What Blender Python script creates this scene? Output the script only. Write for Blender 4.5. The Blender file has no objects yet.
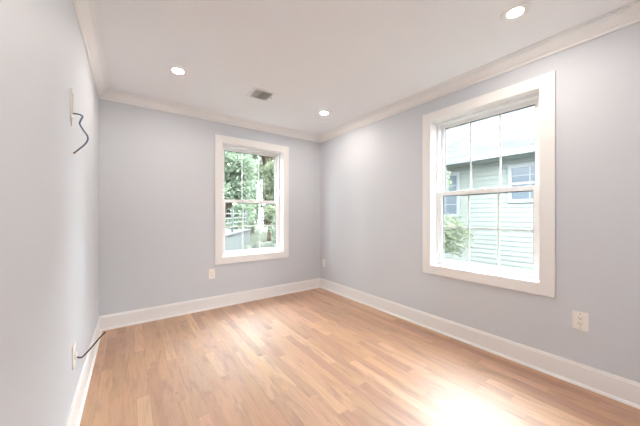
import bpy, bmesh, math, random
from mathutils import Vector, Matrix, noise

random.seed(7)
SC = bpy.context.scene
COL = SC.collection

# ------------------------------------------------------------------ camera
YAW = math.radians(35.95)
CAM_H = 1.17
cam_data = bpy.data.cameras.new('camera')
cam = bpy.data.objects.new('camera', cam_data)
COL.objects.link(cam)
cam.location = (0, 0, CAM_H)
cam.rotation_euler = (math.pi / 2, 0, -YAW)
cam_data.sensor_width = 36
cam_data.lens = 262 / 640 * 36
cam_data.shift_y = 2.2 / 640
cam_data.clip_start = 0.02
cam_data.clip_end = 300
SC.camera = cam

# ------------------------------------------------------------------ sky, exposure
SKY_STRENGTH = 14.0
SKY_COLOR = (0.88, 0.945, 1.0)
LAMP_STRENGTH = 260.0
LAMP_COLOR = (1.0, 0.90, 0.79)
EXPOSURE = 0.98
world = bpy.data.worlds.new('world')
SC.world = world
world.use_nodes = True
nt = world.node_tree
nt.nodes.clear()
wo = nt.nodes.new('ShaderNodeOutputWorld')
bg = nt.nodes.new('ShaderNodeBackground')
bg.inputs['Color'].default_value = (*SKY_COLOR, 1)
bg.inputs['Strength'].default_value = SKY_STRENGTH
nt.links.new(bg.outputs[0], wo.inputs[0])
vs = SC.view_settings
vs.view_transform = 'Standard'
vs.look = 'None'
vs.gamma = 1
vs.use_curve_mapping = False
vs.exposure = EXPOSURE

# ------------------------------------------------------------------ materials
def srgb(r, g, b):
    f = lambda c: (c / 255) / 12.92 if c / 255 <= 0.04045 else ((c / 255 + 0.055) / 1.055) ** 2.4
    return (f(r), f(g), f(b), 1)

# outdoor colours scaled darker than the real surfaces, to offset the strong sky
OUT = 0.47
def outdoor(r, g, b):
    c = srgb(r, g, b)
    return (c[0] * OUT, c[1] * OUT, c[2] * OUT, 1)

def mat(name, color, rough=0.5, spec=0.5, bump=0.0, bump_scale=200.0, var=0.0, var_scale=5.0, metal=0.0):
    """principled material with procedural noise in colour and relief"""
    m = bpy.data.materials.new(name)
    m.use_nodes = True
    n = m.node_tree.nodes
    l = m.node_tree.links
    p = n['Principled BSDF']
    p.inputs['Roughness'].default_value = rough
    p.inputs['Specular IOR Level'].default_value = spec
    p.inputs['Metallic'].default_value = metal
    tc = n.new('ShaderNodeTexCoord')
    nz = n.new('ShaderNodeTexNoise')
    nz.inputs['Scale'].default_value = var_scale
    nz.inputs['Detail'].default_value = 4
    l.new(tc.outputs['Object'], nz.inputs['Vector'])
    mx = n.new('ShaderNodeMix')
    mx.data_type = 'RGBA'
    c = color
    mx.inputs[6].default_value = (c[0] * (1 - var), c[1] * (1 - var), c[2] * (1 - var), 1)
    mx.inputs[7].default_value = (min(c[0] * (1 + var), 1), min(c[1] * (1 + var), 1), min(c[2] * (1 + var), 1), 1)
    l.new(nz.outputs['Fac'], mx.inputs[0])
    l.new(mx.outputs[2], p.inputs['Base Color'])
    if bump > 0:
        n2 = n.new('ShaderNodeTexNoise')
        n2.inputs['Scale'].default_value = bump_scale
        l.new(tc.outputs['Object'], n2.inputs['Vector'])
        b = n.new('ShaderNodeBump')
        b.inputs['Strength'].default_value = bump
        b.inputs['Distance'].default_value = 0.002
        l.new(n2.outputs['Fac'], b.inputs['Height'])
        l.new(b.outputs['Normal'], p.inputs['Normal'])
    return m

M = {}
M['wall'] = mat('painted_wall', srgb(215, 219, 226), 0.65, 0.3, 0.08, 300, 0.01, 2)
M['ceiling'] = mat('painted_ceiling', srgb(246, 247, 250), 0.8, 0.2, 0.05, 300, 0.01, 2)
M['crown'] = mat('painted_crown', srgb(247, 247, 247), 0.5, 0.3, 0, 100, 0.005, 3)
M['trim'] = mat('painted_trim', srgb(244, 243, 243), 0.4, 0.4, 0.0, 100, 0.01, 3)
M['vinyl'] = mat('window_vinyl', srgb(246, 247, 248), 0.35, 0.5, 0, 100, 0.005, 3)
M['gasket'] = mat('dark_gasket', srgb(58, 62, 66), 0.6)
M['plate'] = mat('outlet_plastic', srgb(247, 245, 242), 0.35, 0.5)
M['slot'] = mat('outlet_slot', srgb(60, 54, 48), 0.6)
M['drywall_hole'] = mat('raw_gypsum', srgb(176, 158, 138), 0.9, 0.1, 0.3, 60, 0.15, 40)
M['screw'] = mat('screw_metal', srgb(150, 150, 150), 0.35, 0.5, metal=0.8)
M['black_cable'] = mat('black_cable', srgb(28, 29, 33), 0.4, 0.5)
M['grey_cable'] = mat('grey_cable', srgb(104, 124, 140), 0.35, 0.6)
M['copper'] = mat('copper_tip', srgb(170, 110, 70), 0.35, 0.5, metal=0.8)
M['vent'] = mat('vent_metal', srgb(246, 246, 246), 0.45, 0.4)
M['vent_dark'] = mat('vent_grey', srgb(150, 156, 154), 0.7)
M['siding'] = mat('vinyl_siding', outdoor(146, 152, 146), 0.6, 0.3, 0, 100, 0.03, 1)
M['house_trim'] = mat('house_trim', outdoor(154, 158, 160), 0.5, 0.3)
M['house_glass'] = mat('house_window_glass', outdoor(98, 108, 118), 0.15, 0.25)
M['gutter'] = mat('gutter_metal', outdoor(132, 137, 138), 0.5, 0.4)
M['soffit'] = mat('soffit_panel', outdoor(190, 200, 196), 0.6, 0.3)
M['concrete'] = mat('pale_concrete', outdoor(110, 110, 110), 0.9, 0.1, 0.3, 40, 0.1, 3)
M['grey_wall'] = mat('grey_masonry', outdoor(118, 122, 120), 0.9, 0.1, 0.4, 30, 0.2, 6)
M['rail'] = mat('dark_rail_metal', outdoor(70, 76, 76), 0.5, 0.4)
M['rail_light'] = mat('grey_rail_metal', outdoor(120, 124, 124), 0.5, 0.4)
M['rock'] = mat('boulder_stone', outdoor(92, 94, 86), 0.9, 0.1, 0.5, 12, 0.3, 5)
M['bark'] = mat('tree_bark', outdoor(92, 78, 64), 0.9, 0.1, 0.5, 30, 0.25, 8)
M['lawn'] = mat('ground_cover', outdoor(88, 94, 80), 0.95, 0.05, 0.5, 30, 0.3, 2)

def leaf_mat(name, color):
    m = bpy.data.materials.new(name)
    m.use_nodes = True
    n = m.node_tree.nodes
    l = m.node_tree.links
    n.clear()
    out = n.new('ShaderNodeOutputMaterial')
    d = n.new('ShaderNodeBsdfDiffuse')
    t = n.new('ShaderNodeBsdfTranslucent')
    mx = n.new('ShaderNodeMixShader')
    mx.inputs[0].default_value = 0.5
    g = n.new('ShaderNodeNewGeometry')
    tc = n.new('ShaderNodeTexCoord')
    nz = n.new('ShaderNodeTexNoise')
    nz.inputs['Scale'].default_value = 1.7
    l.new(tc.outputs['Object'], nz.inputs['Vector'])
    ad = n.new('ShaderNodeMath')
    ad.operation = 'MULTIPLY_ADD'
    ad.inputs[1].default_value = 0.55
    l.new(g.outputs['Random Per Island'], ad.inputs[0])
    ml = n.new('ShaderNodeMath')
    ml.operation = 'MULTIPLY'
    ml.inputs[1].default_value = 0.45
    l.new(nz.outputs['Fac'], ml.inputs[0])
    l.new(ml.outputs[0], ad.inputs[2])
    r = n.new('ShaderNodeValToRGB')
    r.color_ramp.elements[0].position = 0.15
    r.color_ramp.elements[0].color = (color[0] * .72, color[1] * .76, color[2] * .72, 1)
    r.color_ramp.elements[1].position = 0.85
    r.color_ramp.elements[1].color = (color[0] * 1.6, color[1] * 1.45, color[2] * 1.4, 1)
    l.new(ad.outputs[0], r.inputs[0])
    l.new(r.outputs[0], d.inputs[0])
    l.new(r.outputs[0], t.inputs[0])
    l.new(d.outputs[0], mx.inputs[1])
    l.new(t.outputs[0], mx.inputs[2])
    l.new(mx.outputs[0], out.inputs[0])
    return m
M['leaf'] = leaf_mat('tree_leaf', outdoor(146, 166, 144))
M['leaf_pale'] = leaf_mat('pale_leaf', outdoor(156, 170, 144))
M['leaf_dark'] = leaf_mat('shrub_leaf', outdoor(140, 160, 138))

def glass_mat():
    m = bpy.data.materials.new('window_glass')
    m.use_nodes = True
    n = m.node_tree.nodes
    l = m.node_tree.links
    n.clear()
    out = n.new('ShaderNodeOutputMaterial')
    t = n.new('ShaderNodeBsdfTransparent')
    t.inputs[0].default_value = (0.975, 0.99, 0.985, 1)
    g = n.new('ShaderNodeBsdfGlossy')
    g.inputs['Roughness'].default_value = 0.0
    f = n.new('ShaderNodeFresnel')
    # the node inverts the index on back faces; undo that so both faces of the thin pane act alike
    ge = n.new('ShaderNodeNewGeometry')
    ma = n.new('ShaderNodeMath')
    ma.operation = 'MULTIPLY_ADD'
    ma.inputs[1].default_value = 1 / 1.5 - 1.5
    ma.inputs[2].default_value = 1.5
    l.new(ge.outputs['Backfacing'], ma.inputs[0])
    l.new(ma.outputs[0], f.inputs['IOR'])
    mx = n.new('ShaderNodeMixShader')
    l.new(f.outputs[0], mx.inputs[0])
    l.new(t.outputs[0], mx.inputs[1])
    l.new(g.outputs[0], mx.inputs[2])
    l.new(mx.outputs[0], out.inputs[0])
    return m
M['glass'] = glass_mat()

def emit_mat(name, color, strength):
    m = bpy.data.materials.new(name)
    m.use_nodes = True
    n = m.node_tree.nodes
    p = n['Principled BSDF']
    p.inputs['Base Color'].default_value = (1, 1, 1, 1)
    p.inputs['Emission Color'].default_value = (*color, 1)
    p.inputs['Emission Strength'].default_value = strength
    return m
M['lens'] = emit_mat('lit_lens', LAMP_COLOR, LAMP_STRENGTH)

def floor_mat():
    m = bpy.data.materials.new('oak_strip_floor')
    m.use_nodes = True
    n = m.node_tree.nodes
    l = m.node_tree.links
    p = n['Principled BSDF']
    at = n.new('ShaderNodeAttribute')
    at.attribute_name = 'plank_tone'
    tc = n.new('ShaderNodeTexCoord')
    # grain: noise stretched along the boards, shifted per board
    sh = n.new('ShaderNodeVectorMath'); sh.operation = 'MULTIPLY'
    sh.inputs[1].default_value = (31, 17, 9)
    l.new(at.outputs['Color'], sh.inputs[0])
    ad = n.new('ShaderNodeVectorMath'); ad.operation = 'ADD'
    l.new(tc.outputs['Object'], ad.inputs[0])
    l.new(sh.outputs[0], ad.inputs[1])
    mp = n.new('ShaderNodeMapping')
    mp.inputs['Scale'].default_value = (16, 2.6, 1)
    l.new(ad.outputs[0], mp.inputs['Vector'])
    g1 = n.new('ShaderNodeTexNoise')
    g1.inputs['Scale'].default_value = 1.0
    g1.inputs['Detail'].default_value = 6
    g1.inputs['Roughness'].default_value = 0.6
    g1.inputs['Distortion'].default_value = 0.7
    l.new(mp.outputs[0], g1.inputs['Vector'])
    r1 = n.new('ShaderNodeValToRGB')
    r1.color_ramp.elements[0].position = 0.28
    r1.color_ramp.elements[0].color = (0.56, 0.46, 0.39, 1)
    r1.color_ramp.elements[1].position = 0.50
    r1.color_ramp.elements[1].color = (1.03, 1.02, 1.0, 1)
    l.new(g1.outputs['Fac'], r1.inputs[0])
    mu = n.new('ShaderNodeMix'); mu.data_type = 'RGBA'; mu.blend_type = 'MULTIPLY'
    mu.inputs[0].default_value = 0.85
    l.new(at.outputs['Color'], mu.inputs[6])
    l.new(r1.outputs[0], mu.inputs[7])
    # fine pores
    mp2 = n.new('ShaderNodeMapping')
    mp2.inputs['Scale'].default_value = (150, 6, 1)
    l.new(ad.outputs[0], mp2.inputs['Vector'])
    g2 = n.new('ShaderNodeTexNoise')
    g2.inputs['Scale'].default_value = 1.0
    g2.inputs['Detail'].default_value = 3
    l.new(mp2.outputs[0], g2.inputs['Vector'])
    r2 = n.new('ShaderNodeValToRGB')
    r2.color_ramp.elements[0].position = 0.3
    r2.color_ramp.elements[0].color = (0.80, 0.75, 0.70, 1)
    r2.color_ramp.elements[1].position = 0.55
    r2.color_ramp.elements[1].color = (1, 1, 1, 1)
    l.new(g2.outputs['Fac'], r2.inputs[0])
    mu2 = n.new('ShaderNodeMix'); mu2.data_type = 'RGBA'; mu2.blend_type = 'MULTIPLY'
    mu2.inputs[0].default_value = 0.85
    l.new(mu.outputs[2], mu2.inputs[6])
    l.new(r2.outputs[0], mu2.inputs[7])
    # knots
    vo = n.new('ShaderNodeTexVoronoi')
    vo.inputs['Scale'].default_value = 3.0
    vo.inputs['Randomness'].default_value = 1.0
    l.new(tc.outputs['Object'], vo.inputs['Vector'])
    r3 = n.new('ShaderNodeValToRGB')
    r3.color_ramp.elements[0].position = 0.02
    r3.color_ramp.elements[0].color = (0.3, 0.2, 0.15, 1)
    r3.color_ramp.elements[1].position = 0.055
    r3.color_ramp.elements[1].color = (1, 1, 1, 1)
    l.new(vo.outputs['Distance'], r3.inputs[0])
    mu3 = n.new('ShaderNodeMix'); mu3.data_type = 'RGBA'; mu3.blend_type = 'MULTIPLY'
    mu3.inputs[0].default_value = 0.9
    l.new(mu2.outputs[2], mu3.inputs[6])
    l.new(r3.outputs[0], mu3.inputs[7])
    l.new(mu3.outputs[2], p.inputs['Base Color'])
    p.inputs['Roughness'].default_value = 0.5
    p.inputs['Specular IOR Level'].default_value = 0.9
    p.inputs['Coat Weight'].default_value = 1.0
    p.inputs['Coat Roughness'].default_value = 0.5
    p.inputs['Coat IOR'].default_value = 2.0
    b = n.new('ShaderNodeBump')
    b.inputs['Strength'].default_value = 0.12
    b.inputs['Distance'].default_value = 0.001
    l.new(g2.outputs['Fac'], b.inputs['Height'])
    l.new(b.outputs['Normal'], p.inputs['Normal'])
    return m
M['floor'] = floor_mat()

def shingle_mat():
    m = bpy.data.materials.new('roof_shingles')
    m.use_nodes = True
    n = m.node_tree.nodes
    l = m.node_tree.links
    p = n['Principled BSDF']
    p.inputs['Roughness'].default_value = 0.9
    p.inputs['Specular IOR Level'].default_value = 0.2
    tc = n.new('ShaderNodeTexCoord')
    sep = n.new('ShaderNodeSeparateXYZ')
    l.new(tc.outputs['Object'], sep.inputs[0])
    cb = n.new('ShaderNodeCombineXYZ')
    l.new(sep.outputs['Y'], cb.inputs['X'])
    l.new(sep.outputs['X'], cb.inputs['Y'])
    br = n.new('ShaderNodeTexBrick')
    br.inputs['Scale'].default_value = 1.0
    br.inputs['Brick Width'].default_value = 0.28
    br.inputs['Row Height'].default_value = 0.13
    br.inputs['Mortar Size'].default_value = 0.006
    br.inputs['Color1'].default_value = outdoor(84, 84, 86)
    br.inputs['Color2'].default_value = outdoor(66, 67, 69)
    br.inputs['Mortar'].default_value = outdoor(42, 44, 47)
    l.new(cb.outputs[0], br.inputs['Vector'])
    l.new(br.outputs['Color'], p.inputs['Base Color'])
    return m
M['shingle'] = shingle_mat()

# ------------------------------------------------------------------ helpers
def link(name, me_or_none, parent=None):
    o = bpy.data.objects.new(name, me_or_none)
    COL.objects.link(o)
    if parent is not None:
        o.parent = parent
    return o

def obj(name, bm, material, parent=None, smooth=False, bevel=0.0, loc=None):
    me = bpy.data.meshes.new(name)
    bmesh.ops.recalc_face_normals(bm, faces=bm.faces[:])
    bm.to_mesh(me)
    bm.free()
    me.materials.append(material)
    if smooth:
        for f in me.polygons:
            f.use_smooth = True
    o = link(name, me, parent)
    if loc is not None:
        o.location = loc
    if bevel > 0:
        b = o.modifiers.new('bevel', 'BEVEL')
        b.width = bevel
        b.segments = 2
        b.limit_method = 'ANGLE'
    return o

def empty(name, loc, rotz=0.0):
    o = link(name, None)
    o.empty_display_size = 0.1
    o.location = loc
    o.rotation_euler = (0, 0, rotz)
    return o

def tag(o, label=None, cat=None, group=None, kind=None):
    if label: o['label'] = label
    if cat: o['category'] = cat
    if group: o['group'] = group
    if kind: o['kind'] = kind
    return o

def box(bm, x0, x1, y0, y1, z0, z1):
    v = [bm.verts.new((x, y, z)) for x in (x0, x1) for y in (y0, y1) for z in (z0, z1)]
    for f in ((0, 1, 3, 2), (4, 6, 7, 5), (0, 4, 5, 1), (2, 3, 7, 6), (0, 2, 6, 4), (1, 5, 7, 3)):
        bm.faces.new([v[i] for i in f])

def B(*boxes):
    bm = bmesh.new()
    for b in boxes:
        box(bm, *b)
    return bm

def extrude_profile(prof, A, Bp, inward, m0=1, m1=1):
    """prof: list of (offset from wall, z); mitred inside corners at both ends"""
    bm = bmesh.new()
    A = Vector(A); Bp = Vector(Bp); n = Vector(inward)
    d = (Bp - A).normalized()
    ra, rb = [], []
    for p, z in prof:
        a = A + n * p + d * p * m0
        b = Bp + n * p - d * p * m1
        ra.append(bm.verts.new((a.x, a.y, z)))
        rb.append(bm.verts.new((b.x, b.y, z)))
    k = len(prof)
    for i in range(k):
        j = (i + 1) % k
        bm.faces.new((ra[i], ra[j], rb[j], rb[i]))
    bm.faces.new(ra)
    bm.faces.new(rb[::-1])
    return bm

def cyl(bm, c, r, h, axis='Z', seg=24, r2=None):
    R = {'Z': Matrix.Identity(4), 'X': Matrix.Rotation(math.pi / 2, 4, 'Y'), 'Y': Matrix.Rotation(math.pi / 2, 4, 'X')}[axis]
    bmesh.ops.create_cone(bm, cap_ends=True, segments=seg, radius1=r, radius2=r if r2 is None else r2, depth=h,
                          matrix=Matrix.Translation(c) @ R)

def tube(points, radius, seg=10, radii=None, sub=6):
    """smooth tube through points (Catmull-Rom)"""
    P = [Vector(p) for p in points]
    Q = []
    ext = [P[0] * 2 - P[1]] + P + [P[-1] * 2 - P[-2]]
    for i in range(1, len(ext) - 2):
        a, b, c, d = ext[i - 1], ext[i], ext[i + 1], ext[i + 2]
        for k in range(sub):
            t = k / sub
            Q.append(0.5 * ((2 * b) + (c - a) * t + (2 * a - 5 * b + 4 * c - d) * t * t + (3 * b - a - 3 * c + d) * t ** 3))
    Q.append(P[-1])
    bm = bmesh.new()
    rings = []
    up = Vector((0.13, 0.31, 0.94)).normalized()
    for i, q in enumerate(Q):
        d = (Q[min(i + 1, len(Q) - 1)] - Q[max(i - 1, 0)]).normalized()
        s = d.cross(up)
        if s.length < 0.05:
            s = d.cross(Vector((1, 0, 0)))
        s.normalize()
        t = s.cross(d).normalized()
        r = radius if radii is None else radii[0] + (radii[1] - radii[0]) * i / (len(Q) - 1)
        rings.append([bm.verts.new(q + (s * math.cos(2 * math.pi * k / seg) + t * math.sin(2 * math.pi * k / seg)) * r) for k in range(seg)])
    for a, b in zip(rings, rings[1:]):
        for k in range(seg):
            bm.faces.new((a[k], a[(k + 1) % seg], b[(k + 1) % seg], b[k]))
    bm.faces.new(rings[0][::-1])
    bm.faces.new(rings[-1])
    return bm

# ------------------------------------------------------------------ room dimensions
W, L, D, F, H = 2.515, -0.257, 3.46, -0.30, 2.44
T = 0.20   # wall thickness
# window openings (inside of casing)
R_Y0, R_Y1, R_Z0, R_Z1 = 0.632, 1.507, 0.663, 2.127
B_X0, B_X1, B_Z0, B_Z1 = 0.962, 1.827, 0.637, 2.098
CAS = 0.094

# ------------------------------------------------------------------ walls, ceiling
tag(obj('ceiling', B((L - T, W + T, F - T, D + T, H, H + 0.15)), M['ceiling']), kind='structure')
tag(obj('wall_left', B((L - T, L, F - T, D + T, -0.15, H)), M['wall']), kind='structure')

def ring_wall(bounds, hole, axis, t0, t1):
    """solid wall with one rectangular opening. bounds/hole = (a0,a1,z0,z1)"""
    bm = bmesh.new()
    a0, a1, z0, z1 = bounds
    h0, h1, y0, y1 = hole
    def q(pa, pz, t):
        return (t, pa, pz) if axis == 'X' else (pa, t, pz)
    outer = [(a0, z0), (a1, z0), (a1, z1), (a0, z1)]
    inner = [(h0, y0), (h1, y0), (h1, y1), (h0, y1)]
    V = {}
    for t in (t0, t1):
        V[t] = ([bm.verts.new(q(a, z, t)) for a, z in outer], [bm.verts.new(q(a, z, t)) for a, z in inner])
        for i in range(4):
            j = (i + 1) % 4
            bm.faces.new((V[t][0][i], V[t][0][j], V[t][1][j], V[t][1][i]))
    for s in (0, 1):
        for i in range(4):
            j = (i + 1) % 4
            bm.faces.new((V[t0][s][i], V[t0][s][j], V[t1][s][j], V[t1][s][i]))
    return bm
tag(obj('wall_right', ring_wall((F - T, D + T, -0.15, H), (R_Y0 - .012, R_Y1 + .012, R_Z0 - .012, R_Z1 + .012), 'X', W, W + T), M['wall']), kind='structure')
tag(obj('wall_back', ring_wall((L, W, -0.15, H), (B_X0 - .012, B_X1 + .012, B_Z0 - .012, B_Z1 + .012), 'Y', D, D + T), M['wall']), kind='structure')

tag(obj('wall_front', B((L, W, F - T, F, -.15, H)), M['wall']), kind='structure')

# ------------------------------------------------------------------ floor of oak strips
PW = 0.0685
X_ORG = 0.241
TONES = [(190, 143, 103), (194, 147, 107), (189, 138, 98), (185, 136, 98), (192, 143, 100),
         (199, 153, 113), (183, 133, 95), (190, 143, 106), (194, 147, 110), (186, 138, 97)]
# boards that stand out in the room: (x, y_start, y_end, colour)
SPECIAL = [
    (0.275, 1.85, 2.42, (184, 136, 96)),
    (0.92, 1.55, 2.05, (203, 162, 120)),
    (0.99, 1.40, 2.20, (179, 132, 95)),
    (0.40, 1.85, 2.75, (179, 138, 102)),
    (0.47, 1.95, 2.50, (186, 140, 96)),
    (0.545, 1.95, 2.35, (200, 159, 119)),
    (-0.06, 2.75, 3.25, (181, 133, 96)),
    (1.30, 1.30, 1.62, (183, 138, 94)),
    (2.00, 1.90, 3.05, (183, 133, 95)),
    (1.72, 1.75, 2.35, (189, 143, 96)),
    (2.27, 0.95, 1.35, (181, 129, 91)),
    (2.41, 0.30, 0.80, (179, 126, 89)),
]
bm = bmesh.new()
tones = []
k = math.floor((L - X_ORG) / PW)
xs = []
while X_ORG + k * PW < W:
    xs.append((max(L, X_ORG + k * PW), min(W, X_ORG + (k + 1) * PW)))
    k += 1
def row_boards(x0, x1):
    xm = (x0 + x1) / 2
    fixed = sorted([(s[1], s[2], s[3]) for s in SPECIAL if abs(s[0] - xm) < PW * 0.5])
    out = []
    y = F - random.uniform(0, 0.8)
    for a, b, c in fixed + [(D + 2, D + 3, None)]:
        while y < a - 1e-6 and y < D:
            ln = random.uniform(0.3, 1.15)
            e = y + ln
            if e > a - 0.22:
                e = a
            t = random.choice(TONES)
            j = random.uniform(-15, 11)
            out.append((y, e, (t[0] + j, t[1] + j + random.uniform(-3, 3), t[2] + j + random.uniform(-4, 4))))
            y = e
        if c:
            out.append((a, b, c))
            y = b
    return out
gap = 0.0002
for x0, x1 in xs:
    for a, b, c in row_boards(x0, x1):
        a = max(a, F); b = min(b, D)
        if b - a < 0.002:
            continue
        v = [bm.verts.new(p) for p in ((x0 + gap, a + gap, 0), (x1 - gap, a + gap, 0), (x1 - gap, b - gap, 0), (x0 + gap, b - gap, 0))]
        lo = [bm.verts.new((q.co.x, q.co.y, -0.004)) for q in v]
        bm.faces.new(v)
        tones.append(c)
        for i in range(4):
            bm.faces.new((v[i], lo[i], lo[(i + 1) % 4], v[(i + 1) % 4]))
            tones.append((c[0] * .8, c[1] * .75, c[2] * .7))
box(bm, L, W, F, D, -0.15, -0.004)
tones += [(90, 62, 44)] * 6
me = bpy.data.meshes.new('floor')
bm.to_mesh(me)
bm.free()
attr = me.color_attributes.new('plank_tone', 'FLOAT_COLOR', 'CORNER')
for p, c in zip(me.polygons, tones):
    for li in p.loop_indices:
        attr.data[li].color = srgb(*c)
me.materials.append(M['floor'])
tag(link('floor', me), kind='structure')

# ------------------------------------------------------------------ baseboards and crown
BASE = [(0, 0), (0.030, 0), (0.029, 0.008), (0.025, 0.015), (0.017, 0.019), (0.016, 0.130), (0.012, 0.138), (0.010, 0.147), (0, 0.147)]
CROWN = [(0, 2.350), (0.012, 2.350), (0.015, 2.358), (0.015, 2.366), (0.024, 2.370), (0.034, 2.378), (0.045, 2.391),
         (0.054, 2.405), (0.062, 2.414), (0.074, 2.420), (0.078, 2.424), (0.078, 2.430), (0.090, 2.432), (0.090, H), (0, H)]
runs = {'left': ((L, F), (L, D), (1, 0)), 'back': ((L, D), (W, D), (0, -1)),
        'right': ((W, D), (W, F), (-1, 0)), 'front': ((W, F), (L, F), (0, 1))}
for i, (side, (a, b, n)) in enumerate(runs.items()):
    tag(obj('baseboard_' + side, extrude_profile(BASE, (*a, 0), (*b, 0), (*n, 0)), M['trim']), kind='structure')
    tag(obj('trim_%d' % (i + 1), extrude_profile(CROWN, (*a, 0), (*b, 0), (*n, 0)), M['crown']), kind='structure')

# ------------------------------------------------------------------ double-hung windows
def make_window(name, a0, a1, z0, z1, axis):
    """local frame: u along the wall, w out of the room (0 = wall face), z up"""
    root = link(name, None)
    root['kind'] = 'structure'
    def bx(u0, u1, w0, w1, q0, q1):
        if axis == 'X':
            return (W + w0, W + w1, u0, u1, q0, q1)
        if axis == 'F':
            return (u0, u1, F - w1, F - w0, q0, q1)
        return (u0, u1, D + w0, D + w1, q0, q1)
    c = CAS
    p = 0.019
    rv = 0.004
    # casing: four flat boards, mitre-free butt joints drawn by a fine reveal
    obj('casing', B(bx(a0 - c, a0 - rv, -p, 0, z0 - c, z1 + c), bx(a1 + rv, a1 + c, -p, 0, z0 - c, z1 + c),
                    bx(a0 - rv, a1 + rv, -p, 0, z1 + rv, z1 + c), bx(a0 - rv, a1 + rv, -p, 0, z0 - c, z0 - rv)), M['trim'], root, bevel=0.0015)
    j = 0.0115
    obj('jamb', B(bx(a0 - j, a0, -.004, .085, z0 - j, z1 + j), bx(a1, a1 + j, -.004, .085, z0 - j, z1 + j),
                  bx(a0, a1, -.004, .085, z1, z1 + j), bx(a0, a1, -.004, .085, z0 - j, z0)), M['trim'], root)
    fw = 0.026
    fr = B(bx(a0 - j, a0 + fw, .085, .19, z0 - j, z1 + j), bx(a1 - fw, a1 + j, .085, .19, z0 - j, z1 + j),
           bx(a0 + fw, a1 - fw, .085, .19, z1 - 0.020, z1 + j), bx(a0 + fw, a1 - fw, .085, .19, z0 - j, z0 + 0.018),
           # parting stops of the side tracks
           bx(a0 + fw, a0 + fw + .006, .128, .132, z0 + .018, z1 - .02), bx(a1 - fw - .006, a1 - fw, .128, .132, z0 + .018, z1 - .02))
    obj('frame', fr, M['vinyl'], root, bevel=0.001)
    zm = (z0 + z1) / 2 - 0.008
    def sash(nm, q0, q1, w0, w1, bot, top):
        st = 0.035
        s0, s1 = a0 + fw + .001, a1 - fw - .001
        o = obj(nm, B(bx(s0, s0 + st, w0, w1, q0, q1), bx(s1 - st, s1, w0, w1, q0, q1),
                      bx(s0 + st, s1 - st, w0, w1, q0, q0 + bot), bx(s0 + st, s1 - st, w0, w1, q1 - top, q1)), M['vinyl'], root, bevel=0.002)
        g0, g1, h0, h1 = s0 + st, s1 - st, q0 + bot, q1 - top
        wm = (w0 + w1) / 2
        # dark glazing bead round the pane
        t = .004
        obj('glazing_bead', B(bx(g0, g0 + t, wm - .006, wm + .006, h0, h1), bx(g1 - t, g1, wm - .006, wm + .006, h0, h1),
                              bx(g0 + t, g1 - t, wm - .006, wm + .006, h1 - t * 1.5, h1), bx(g0 + t, g1 - t, wm - .006, wm + .006, h0, h0 + .002)), M['gasket'], o)
        obj('pane', B(bx(g0 + t, g1 - t, wm - .002, wm + .002, h0 + .002, h1 - t * 1.5)), M['glass'], o)
        mw = 0.008
        bars = []
        for f in (1 / 3, 2 / 3):
            u = g0 + (g1 - g0) * f
            bars.append(bx(u - mw, u + mw, wm + .0021, wm + .0045, h0 + .002, h1 - t * 1.5))
        hm = (h0 + h1) / 2
        us = [g0 + t] + [g0 + (g1 - g0) * f for f in (1 / 3, 2 / 3)] + [g1 - t]
        for i in range(3 if nm == 'lower_sash' else 0):
            bars.append(bx(us[i] + (mw if i else 0), us[i + 1] - (mw if i < 2 else 0), wm + .0021, wm + .0045, hm - mw, hm + mw))
        obj('grille', B(*bars), M['vinyl'], o)
        return o
    lo = sash('lower_sash', z0 + .0185, zm + .022, .092, .126, .040, .040)
    up = sash('upper_sash', zm - .018, z1 - .0205, .134, .168, .036, .036)
    um = (a0 + a1) / 2
    obj('sash_lock', B(bx(um - .022, um + .022, .098, .122, zm + .022, zm + .030), bx(um - .004, um + .018, .100, .112, zm + .030, zm + .037)),
        M['vinyl'], lo, bevel=0.001)
    # head expander that shows as a stepped board above the upper sash
    obj('head_stop', B(bx(a0 + .0002, a1 - .0002, .060, .0845, z1 - .024, z1 - .0002)), M['vinyl'], root, bevel=0.001)
    return root
make_window('window_1', R_Y0, R_Y1, R_Z0, R_Z1, 'X')
make_window('window_2', B_X0, B_X1, B_Z0, B_Z1, 'Y')

# ------------------------------------------------------------------ recessed ceiling lights
def make_light():
    root = empty('recessed_light', (0, 0, 0))
    bm = bmesh.new()
    prof = [(0.0402, -0.0002), (0.076, -0.0002), (0.077, -0.0012), (0.074, -0.0025), (0.046, -0.0045), (0.0405, -0.0040)]
    seg = 40
    rings = [[bm.verts.new((r * math.cos(2 * math.pi * k / seg), r * math.sin(2 * math.pi * k / seg), z)) for r, z in prof] for k in range(seg)]
    for k in range(seg):
        a, b = rings[k], rings[(k + 1) % seg]
        for i in range(len(prof)):
            j = (i + 1) % len(prof)
            bm.faces.new((a[i], a[j], b[j], b[i]))
    obj('trim_ring', bm, M['crown'], root, smooth=True)
    bm = bmesh.new()
    cyl(bm, (0, 0, -0.0022), 0.040, 0.003, seg=40)
    obj('lens', bm, M['lens'], root)
    return root
light0 = make_light()
light_spots = [((0.342, 2.60), 'round recessed ceiling light nearest the left wall'),
               ((1.951, 2.60), 'round recessed ceiling light near the far right corner, beyond the air vent'),
               ((1.951, 0.61), 'round recessed ceiling light above the right window, largest of the lights'),
               ((0.342, 0.61), 'round recessed ceiling light overhead, behind the view')]
def dup(root):
    r = root.copy(); COL.objects.link(r)
    for ch in list(root.children):
        c = ch.copy(); COL.objects.link(c); c.parent = r
    return r
for i, ((x, y), lab) in enumerate(light_spots):
    o = light0 if i == 0 else dup(light0)
    o.location = (x, y, H)
    tag(o, lab, 'ceiling light', 'recessed ceiling lights')

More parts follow.
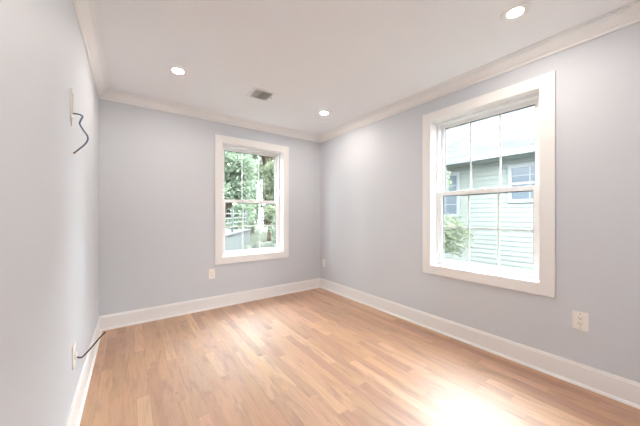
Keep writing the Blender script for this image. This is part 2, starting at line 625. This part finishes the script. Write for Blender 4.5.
# ------------------------------------------------------------------ ceiling vent
vent = tag(empty('ceiling_vent', (1.118, 2.60, H)), 'square white louvered air vent in the ceiling', 'vent')
vo, vi = 0.118, 0.096
obj('vent_frame', B((-vo, -vi, -vo, vo, -.007, 0), (vi, vo, -vo, vo, -.007, 0), (-vi, vi, vi, vo, -.007, 0), (-vi, vi, -vo, -vi, -.007, 0)),
    M['vent'], vent, bevel=0.002)
obj('duct_shade', B((-vi, vi, -vi, vi, -.0012, 0)), M['vent_dark'], vent)  # grey sheet painted as the shaded duct; no recess is cut
obj('louver_gap_shade', B((-vi, -.012, -vi, vi, -.0016, -.0012)), M['slot'], vent)  # darker sheet painted as the shade between the left louvers
for k in range(9):
    x = -0.085 + (k * 0.027 if k < 3 else .073 + (k - 3) * 0.0185)
    bm = bmesh.new()
    hw = 0.0066 if k < 3 else 0.0095
    box(bm, -hw, hw, -vi, vi, -0.0007, 0.0007)
    ang = math.radians(4 if k < 3 else -40)
    bmesh.ops.transform(bm, matrix=Matrix.Translation((x, 0, -0.0065 if k < 3 else -0.009)) @ Matrix.Rotation(ang, 4, 'Y'), verts=bm.verts)
    obj('louver', bm, M['vent'], vent)
obj('damper_lever', B((vi + .006, vi + .024, -.012, -.006, -.012, -.007)), M['vent_dark'], vent)

# ------------------------------------------------------------------ outlets
def make_outlet():
    """duplex outlet, local: x along the wall, -y into the room, z up, origin at plate centre on the wall"""
    root = empty('wall_outlet', (0, 0, 0))
    obj('plate', B((-.0375, .0375, -.006, 0, -.061, .061)), M['plate'], root, bevel=0.0025)
    for s in (-1, 1):
        bm = bmesh.new()
        box(bm, -.0165, .0165, -.0085, -.0055, s * .0195 - .0135, s * .0195 + .0135)
        rc = obj('receptacle', bm, M['plate'], root, bevel=0.002)
        z = s * .0195
        obj('slot', B((-.0075, -.0055, -.0088, -.0084, z - .002, z + .007)), M['slot'], rc)
        obj('slot', B((.0055, .0075, -.0088, -.0084, z - .001, z + .006)), M['slot'], rc)
        bm = bmesh.new()
        cyl(bm, (0, -.0086, z - .0075), .0025, .0006, 'Y', 12)
        obj('ground_hole', bm, M['slot'], rc)
    bm = bmesh.new()
    cyl(bm, (0, -.0065, 0), .003, .0015, 'Y', 12)
    obj('screw', bm, M['screw'], root)
    return root
def dup_deep(root):
    r = root.copy(); COL.objects.link(r)
    for ch in list(root.children):
        c = ch.copy(); COL.objects.link(c); c.parent = r
        for g in list(ch.children):
            d = g.copy(); COL.objects.link(d); d.parent = c
    return r
out0 = make_outlet()
tag(out0, 'white duplex outlet on the wall left of the far window', 'outlet', 'wall outlets')
out0.location = (0.830, D, 0.434)
o = dup_deep(out0)
o.location = (W, 3.360, 0.405); o.rotation_euler = (0, 0, -math.pi / 2)
tag(o, 'small distant white outlet on the right wall close to the far corner', 'outlet', 'wall outlets')

# double-gang outlet right wall: wide plate, receptacle at one side
big = tag(empty('wall_outlet', (W, 0.408, 0.442), -math.pi / 2), 'large near white outlet below and right of the right window', 'outlet', 'wall outlets')
obj('plate', B((-.040, .040, -.006, 0, -.063, .063)), M['plate'], big, bevel=0.0025)
dev = obj('receptacle', B((-.017, .017, -.0088, -.0055, -.034, .034)), M['plate'], big, bevel=0.0015)
for s in (-1, 1):
    z = s * .0185
    obj('slot', B((-.0078, -.0054, -.0092, -.0087, z - .002, z + .008)), M['slot'], dev)
    obj('slot', B((.0054, .0078, -.0092, -.0087, z - .001, z + .007)), M['slot'], dev)
    bm = bmesh.new()
    cyl(bm, (0, -.0090, z - .0085), .003, .0006, 'Y', 12)
    obj('ground_hole', bm, M['slot'], dev)
for s in (-1, 1):
    bm = bmesh.new()
    cyl(bm, (0, -.0065, s * .048), .003, .0015, 'Y', 12)
    obj('screw', bm, M['screw'], big)

# ------------------------------------------------------------------ left wall: cable plates and loose cables
low = tag(empty('cable_wall_plate', (L, 1.99, 0.388), math.pi / 2), 'white wall plate low on the left wall with a black cable coming out', 'wall plate')
obj('plate', B((-.040, .040, -.007, 0, -.063, .063)), M['plate'], low, bevel=0.002)
obj('hood', B((-.018, .018, -.016, -.0065, -.02, .012)), M['plate'], low, bevel=0.004)
cb = tube([(L + .012, 2.0, .372), (L + .03, 2.03, .350), (-.212, 2.07, .350), (-.184, 2.10, .374), (-.158, 2.13, .400), (-.134, 2.15, .420), (-.128, 2.155, .427)], .0042)
tag(obj('loose_cable', cb, M['black_cable'], smooth=True), 'black cable sticking out of the low wall plate above the baseboard', 'cable')

up = tag(empty('cable_bracket', (L, 1.92, 1.755), math.pi / 2), 'thin white cable bracket high on the left wall with a torn hole below', 'bracket')
obj('plate', B((-.030, -.020, -.008, 0, -.060, .085), (.020, .030, -.008, 0, -.060, .085), (-.020, .020, -.008, 0, .072, .085), (-.020, .020, -.008, 0, -.060, -.047)),
    M['plate'], up, bevel=0.002)
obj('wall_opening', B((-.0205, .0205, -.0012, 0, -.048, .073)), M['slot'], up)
bm = bmesh.new()
vs_ = [bm.verts.new((x, -.0012, z)) for x, z in ((-.03, -.062), (.012, -.062), (.028, -.075), (.030, -.098), (.012, -.104), (-.004, -.084))]
bm.faces.new(vs_)
r = bmesh.ops.extrude_face_region(bm, geom=bm.faces[:])
bmesh.ops.translate(bm, verts=[g for g in r['geom'] if isinstance(g, bmesh.types.BMVert)], vec=(0, .0011, 0))
obj('torn_gypsum', bm, M['drywall_hole'], up)
cb = tube([(L + .004, 1.945, 1.722), (-.235, 1.94, 1.724), (-.212, 1.935, 1.715), (-.218, 1.93, 1.690), (-.222, 1.93, 1.668), (-.207, 1.93, 1.637),
           (-.191, 1.93, 1.609), (-.190, 1.93, 1.585), (-.203, 1.93, 1.558), (-.225, 1.93, 1.530), (-.242, 1.93, 1.510)], .0042, sub=8)
upc = tag(obj('curled_cable', cb, M['grey_cable'], smooth=True), 'grey cable curling out of the bracket high on the left wall', 'cable')
bm = tube([(-.242, 1.93, 1.510), (-.247, 1.93, 1.5035)], .0045)
obj('connector', bm, M['copper'], upc)

# ------------------------------------------------------------------ outside: ground
GZ = -0.60
tag(obj('ground', B((-25, 45, -25, 60, GZ - .3, GZ)), M['lawn']), kind='structure')

# ------------------------------------------------------------------ outside: neighbouring house
HX = 6.5
house = tag(empty('neighbor_house', (HX, 1.5, GZ)), 'pale green sided house with light shingle roof outside the right window', 'house')
def rel(b, ox=HX, oy=1.5, oz=GZ):
    return (b[0] - ox, b[1] - ox, b[2] - oy, b[3] - oy, b[4] - oz, b[5] - oz)
Y0h, Y1h = -6.0, 7.5
EZ = 2.335
bm = bmesh.new()
z = GZ
prof = [(0.10, GZ)]
while z < EZ - 0.01:
    zt = min(z + 0.102, EZ)
    prof += [(-0.016, z), (-0.016, z + .006), (-0.002, zt)]
    z = zt
prof += [(0.10, EZ)]
ra = [bm.verts.new((x, Y0h - 1.5, zz - GZ)) for x, zz in prof]
rb = [bm.verts.new((x, Y1h - 1.5, zz - GZ)) for x, zz in prof]
for i in range(len(prof)):
    j = (i + 1) % len(prof)
    bm.faces.new((ra[i], ra[j], rb[j], rb[i]))
bm.faces.new(ra); bm.faces.new(rb[::-1])
box(bm, .1, 5.0, Y0h - 1.5, Y1h - 1.5, 0, EZ - GZ)
obj('siding', bm, M['siding'], house)
obj('foundation', B(rel((HX - .03, HX + .0, Y0h, Y1h, GZ, GZ + .25))), M['concrete'], house)
obj('frieze_board', B(rel((HX - .03, HX - .0, Y0h, Y1h, 2.262, EZ))), M['siding'], house)
obj('soffit', B(rel((HX - .40, HX + .05, Y0h - .3, Y1h + .3, EZ, EZ + .02))), M['soffit'], house)
obj('gutter', B(rel((HX - .50, HX - .40, Y0h - .3, Y1h + .3, EZ + .0, EZ + .125))), M['gutter'], house, bevel=0.012)
# gable roof
bm = bmesh.new()
rx0, rz0, rx1, rz1 = HX - .47, EZ + .135, HX + 2.53, EZ + .135 + 3.0 * .667
for y in (Y0h - .35, Y1h + .35):
    for x, zz in ((rx0, rz0), (rx1, rz1), (rx1 + 3.0, rz0)):
        bm.verts.new((x - HX, y - 1.5, zz - GZ))
bm.verts.ensure_lookup_table()
v = bm.verts
bm.faces.new((v[0], v[1], v[4], v[3])); bm.faces.new((v[1], v[2], v[5], v[4])); bm.faces.new((v[2], v[0], v[3], v[5]))
bm.faces.new((v[0], v[2], v[1])); bm.faces.new((v[3], v[4], v[5]))
obj('roof', bm, M['shingle'], house)
def house_window(y0, y1, z0, z1):
    t = .075
    w = obj('house_window', B(rel((HX - .045, HX - .014, y0 - t, y0, z0 - t, z1 + t)), rel((HX - .045, HX - .014, y1, y1 + t, z0 - t, z1 + t)),
                              rel((HX - .045, HX - .014, y0, y1, z1, z1 + t)), rel((HX - .045, HX - .014, y0, y1, z0 - t, z0)),
                              rel((HX - .036, HX - .018, y0, y1, (z0 + z1) / 2 - .025, (z0 + z1) / 2 + .025))), M['house_trim'], house)
    obj('pane', B(rel((HX - .026, HX - .019, y0, y1, z0, z1))), M['house_glass'], w)
    bars = []
    for i in (1, 2):
        y = y0 + (y1 - y0) * i / 3
        bars.append(rel((HX - .030, HX - .0265, y - .009, y + .009, z0, z1)))
    for f in (.25, .75):
        zz = z0 + (z1 - z0) * f
        bars.append(rel((HX - .030, HX - .0265, y0, y1, zz - .008, zz + .008)))
    obj('grille', B(*bars), M['house_trim'], w)
house_window(1.17, 2.08, 1.50, 2.145)
house_window(3.22, 4.05, 1.20, 2.145)

# ------------------------------------------------------------------ foliage
def leaf_cloud(blobs, count, size, seed):
    rnd = random.Random(seed)
    bm = bmesh.new()
    tot = sum(b[3] * b[4] * b[5] for b in blobs)
    for (cx, cy, cz, rx, ry, rz) in blobs:
        n = int(count * rx * ry * rz / tot)
        for _ in range(n):
            d = Vector((rnd.gauss(0, 1), rnd.gauss(0, 1), rnd.gauss(0, 1))).normalized()
            r = rnd.random() ** 0.38
            r *= 0.8 + 0.35 * noise.noise(d * 2.3 + Vector((cx, cy, cz)))
            c = Vector((cx + d.x * rx * r, cy + d.y * ry * r, cz + d.z * rz * r))
            a = Vector((rnd.gauss(0, 1), rnd.gauss(0, 1), rnd.gauss(0, .6))).normalized()
            b = a.cross(Vector((rnd.gauss(0, 1), rnd.gauss(0, 1), rnd.gauss(0, 1)))).normalized()
            s = size * rnd.uniform(.6, 1.3)
            v = [bm.verts.new(c + a * s * p + b * s * q) for p, q in ((-.5, 0), (-.1, .24), (.5, 0), (-.1, -.24))]
            bm.faces.new(v)
    return bm
def tree(name, label, cat, base, trunk, trunk_r, blobs, count, size, material, seed, group=None):
    root = tag(empty(name, base), label, cat, group)
    bx_, by_, bz_ = base
    rb_ = [(b[0] - bx_, b[1] - by_, b[2] - bz_, b[3], b[4], b[5]) for b in blobs]
    obj('foliage', leaf_cloud(rb_, count, size, seed), material, root)
    bm = tube([(p[0] - bx_, p[1] - by_, p[2] - bz_) for p in trunk], trunk_r, radii=(trunk_r, trunk_r * .45), seg=9)
    # a few limbs into each mass of leaves
    for b in rb_:
        t = tube([(trunk[-2][0] - bx_, trunk[-2][1] - by_, trunk[-2][2] - bz_), ((b[0]) * .6, (b[1]) * .6, b[2] * .9), (b[0], b[1], b[2])], .03,
                 radii=(trunk_r * .4, trunk_r * .12), seg=6)
        me_ = bpy.data.meshes.new('tmp'); t.to_mesh(me_); t.free(); bm.from_mesh(me_); bpy.data.meshes.remove(me_)
    obj('trunk', bm, M['bark'], root, smooth=True)
    return root
tree('small_tree', 'small green leafy tree in front of the pale sided house', 'tree', (4.9, 3.35, GZ),
     [(4.9, 3.35, GZ), (4.92, 3.3, .6), (4.88, 3.36, 1.6), (4.9, 3.4, 2.7)], .05,
     [(4.9, 3.15, 2.95, .5, .55, .5), (4.9, 3.2, 2.4, .5, .5, .4), (4.9, 2.98, 1.85, .5, .5, .35), (4.9, 3.3, 1.35, .5, .5, .5), (4.85, 2.58, .80, .42, .50, .48)],
     7000, .08, M['leaf_pale'], 3)

# trees behind the back yard, seen through the far window
specs = [('spreading_tree', 'nearest green tree filling the left of the far window', (4.2, 13.6), 1.35, 3.2, M['leaf'], 11),
         ('leafy_tree', 'pale green tree at the right of the far window', (7.7, 16.6), 1.30, 3.5, M['leaf_pale'], 12),
         ('bushy_tree', 'larger tree farther back showing in the middle of the far window', (5.6, 21.2), 2.0, 5.0, M['leaf'], 13)]
for nm, lab, (tx, ty), R, hz, mt, sd in specs:
    rnd = random.Random(sd)
    blobs = [(tx, ty, hz, R * .8, R * .8, 1.6)]
    for lv in (-2.2, -.7, .8, 2.3, 3.8, 5.3, 6.9, 8.5):  # upper tiers, above what the window shows, added to block sky light
        for a in range(5):
            an = a * math.pi / 2.5 + rnd.random()
            blobs.append((tx + math.cos(an) * R * .62, ty + math.sin(an) * R * .62, hz + lv + rnd.uniform(-.5, .5), R * .52, R * .52, R * rnd.uniform(.45, .6)))
    blobs.append((tx, ty, hz + 9.6, R * .7, R * .7, R * .6))
    tree(nm, lab, 'tree', (tx, ty, GZ), [(tx, ty, GZ), (tx + .1, ty, .8), (tx - .05, ty + .1, 2.0), (tx, ty, hz)], .15, blobs, 32000, .20, mt, sd, 'trees beyond the far window')

# ------------------------------------------------------------------ back yard: raised patio edge, railing, boulders, shrubs
P0 = Vector((1.2, 6.42, 0)); P1 = Vector((4.3, 11.17, 0))
dv = (P1 - P0).normalized(); nv = Vector((-dv.y, dv.x, 0))   # nv points away from the room
LZ = 0.57
rw = tag(empty('raised_patio', (P0.x, P0.y, GZ), math.atan2(dv.y, dv.x)), 'raised concrete patio with grey masonry edge below the metal railing', 'patio')
ln = (P1 - P0).length
obj('masonry', B((0, ln, 0, .25, 0, LZ - GZ - .06)), M['grey_wall'], rw)
obj('cap', B((-.03, ln + .03, -.05, .3, LZ - GZ - .06, LZ - GZ)), M['concrete'], rw, bevel=0.01)
obj('slab', B((-2, ln, .305, 3.0, 0, LZ - GZ - .02)), M['concrete'], rw)
rl = tag(empty('metal_railing', (P0.x, P0.y, LZ), math.atan2(dv.y, dv.x)), 'thin dark metal railing with upright post on the retaining wall', 'railing')
def rail_u(u_px):
    a = (u_px - 320) / 262
    dx, dy = math.sin(YAW) + a * math.cos(YAW), math.cos(YAW) - a * math.sin(YAW)
    # intersect ray with P0 + s*dv
    det = dx * (-dv.y) - dy * (-dv.x)
    t = (P0.x * (-dv.y) - P0.y * (-dv.x)) / det
    s = ((dx * t - P0.x) * dv.x + (dy * t - P0.y) * dv.y)
    return s
sp = 3.3
for s in (.5, sp, 5.4):
    obj('post', B((s - .035, s + .035, .08, .15, 0, .80)), M['rail'], rl)
for zz in (.18, .34, .50, .66):
    obj('rail', B((.5, 5.4, .105, .125, zz - .012, zz + .012)), M['rail_light'], rl)

def boulder(loc, s, lab, seed):
    rnd = random.Random(seed)
    bm = bmesh.new()
    bmesh.ops.create_icosphere(bm, subdivisions=3, radius=1)
    for v in bm.verts:
        n_ = noise.noise(v.co * 1.4 + Vector((seed, 0, 0))) * .45 + noise.noise(v.co * 4 + Vector((seed, 3, 0))) * .12
        v.co = v.co * (1 + n_)
        v.co.x *= s[0]; v.co.y *= s[1]; v.co.z *= s[2]
    tag(obj('boulder', bm, M['rock'], smooth=True, loc=(loc[0], loc[1], GZ + s[2] * .7)), lab, 'rock', 'boulders in the yard')
boulder((2.62, 6.9, 0), (.36, .34, .5), 'grey boulder nearest the raised patio outside the far window', 1)
boulder((3.5, 8.0, 0), (.42, .40, .6), 'grey boulder nearer the dark shrub outside the far window', 2)

def shrub(name, lab, c, r, n, seed, mt):
    tree(name, lab, 'shrub', (c[0], c[1], GZ), [(c[0], c[1], GZ), (c[0], c[1], GZ + .3), (c[0], c[1], GZ + .6), (c[0], c[1], GZ + .9)], .04,
         [(c[0], c[1], c[2], r[0], r[1], r[2]), (c[0] + r[0] * .4, c[1], c[2] + r[2] * .4, r[0] * .6, r[1] * .7, r[2] * .6)], n, .11, mt, seed)
shrub('dark_shrub', 'dark green shrub outside the far window, right of the boulders', (4.55, 8.1, .1), (.42, .42, .7), 3500, 31, M['leaf_dark'])
shrub('leafy_shrub', 'leafy shrub against the right edge of the far window', (5.7, 10.6, .5), (.75, .75, 1.1), 4500, 32, M['leaf'])
root = tag(empty('tree_hedge', (11, 25.5, GZ)), 'long tall hedge of trees far behind everything in the far window', 'hedge')
obj('foliage', leaf_cloud([(x, 0, z_, 2.6, 2.0, 2.6) for x in (-8, -4.5, -1, 2.5, 6, 9.5) for z_ in (2.2, 5.6, 8.8, 12.0)], 32000, .45, 41), M['leaf_dark'], root)  # top of the hedge raised past the visible part to cut sky light
obj('trunk', B(*[(x - .15, x + .15, -.15, .15, 0, 11) for x in (-8, -4.5, -1, 2.5, 6, 9.5)]), M['bark'], root)
# added hedge, mostly out of view, placed to block skylight at the far window
root = tag(empty('tree_hedge', (-5.0, 11.5, GZ), math.radians(35)), 'added light-blocking hedge at the left of the yard outside, mostly out of view', 'hedge')
obj('foliage', leaf_cloud([(x, 0, z_, 2.0, 1.6, 2.3) for x in (-4, -1, 2, 4.5) for z_ in (2.0, 5.0, 8.0, 11.0)], 16000, .45, 42), M['leaf_dark'], root)
obj('trunk', B(*[(x - .15, x + .15, -.15, .15, 0, 10) for x in (-4, -1, 2, 4.5)]), M['bark'], root)
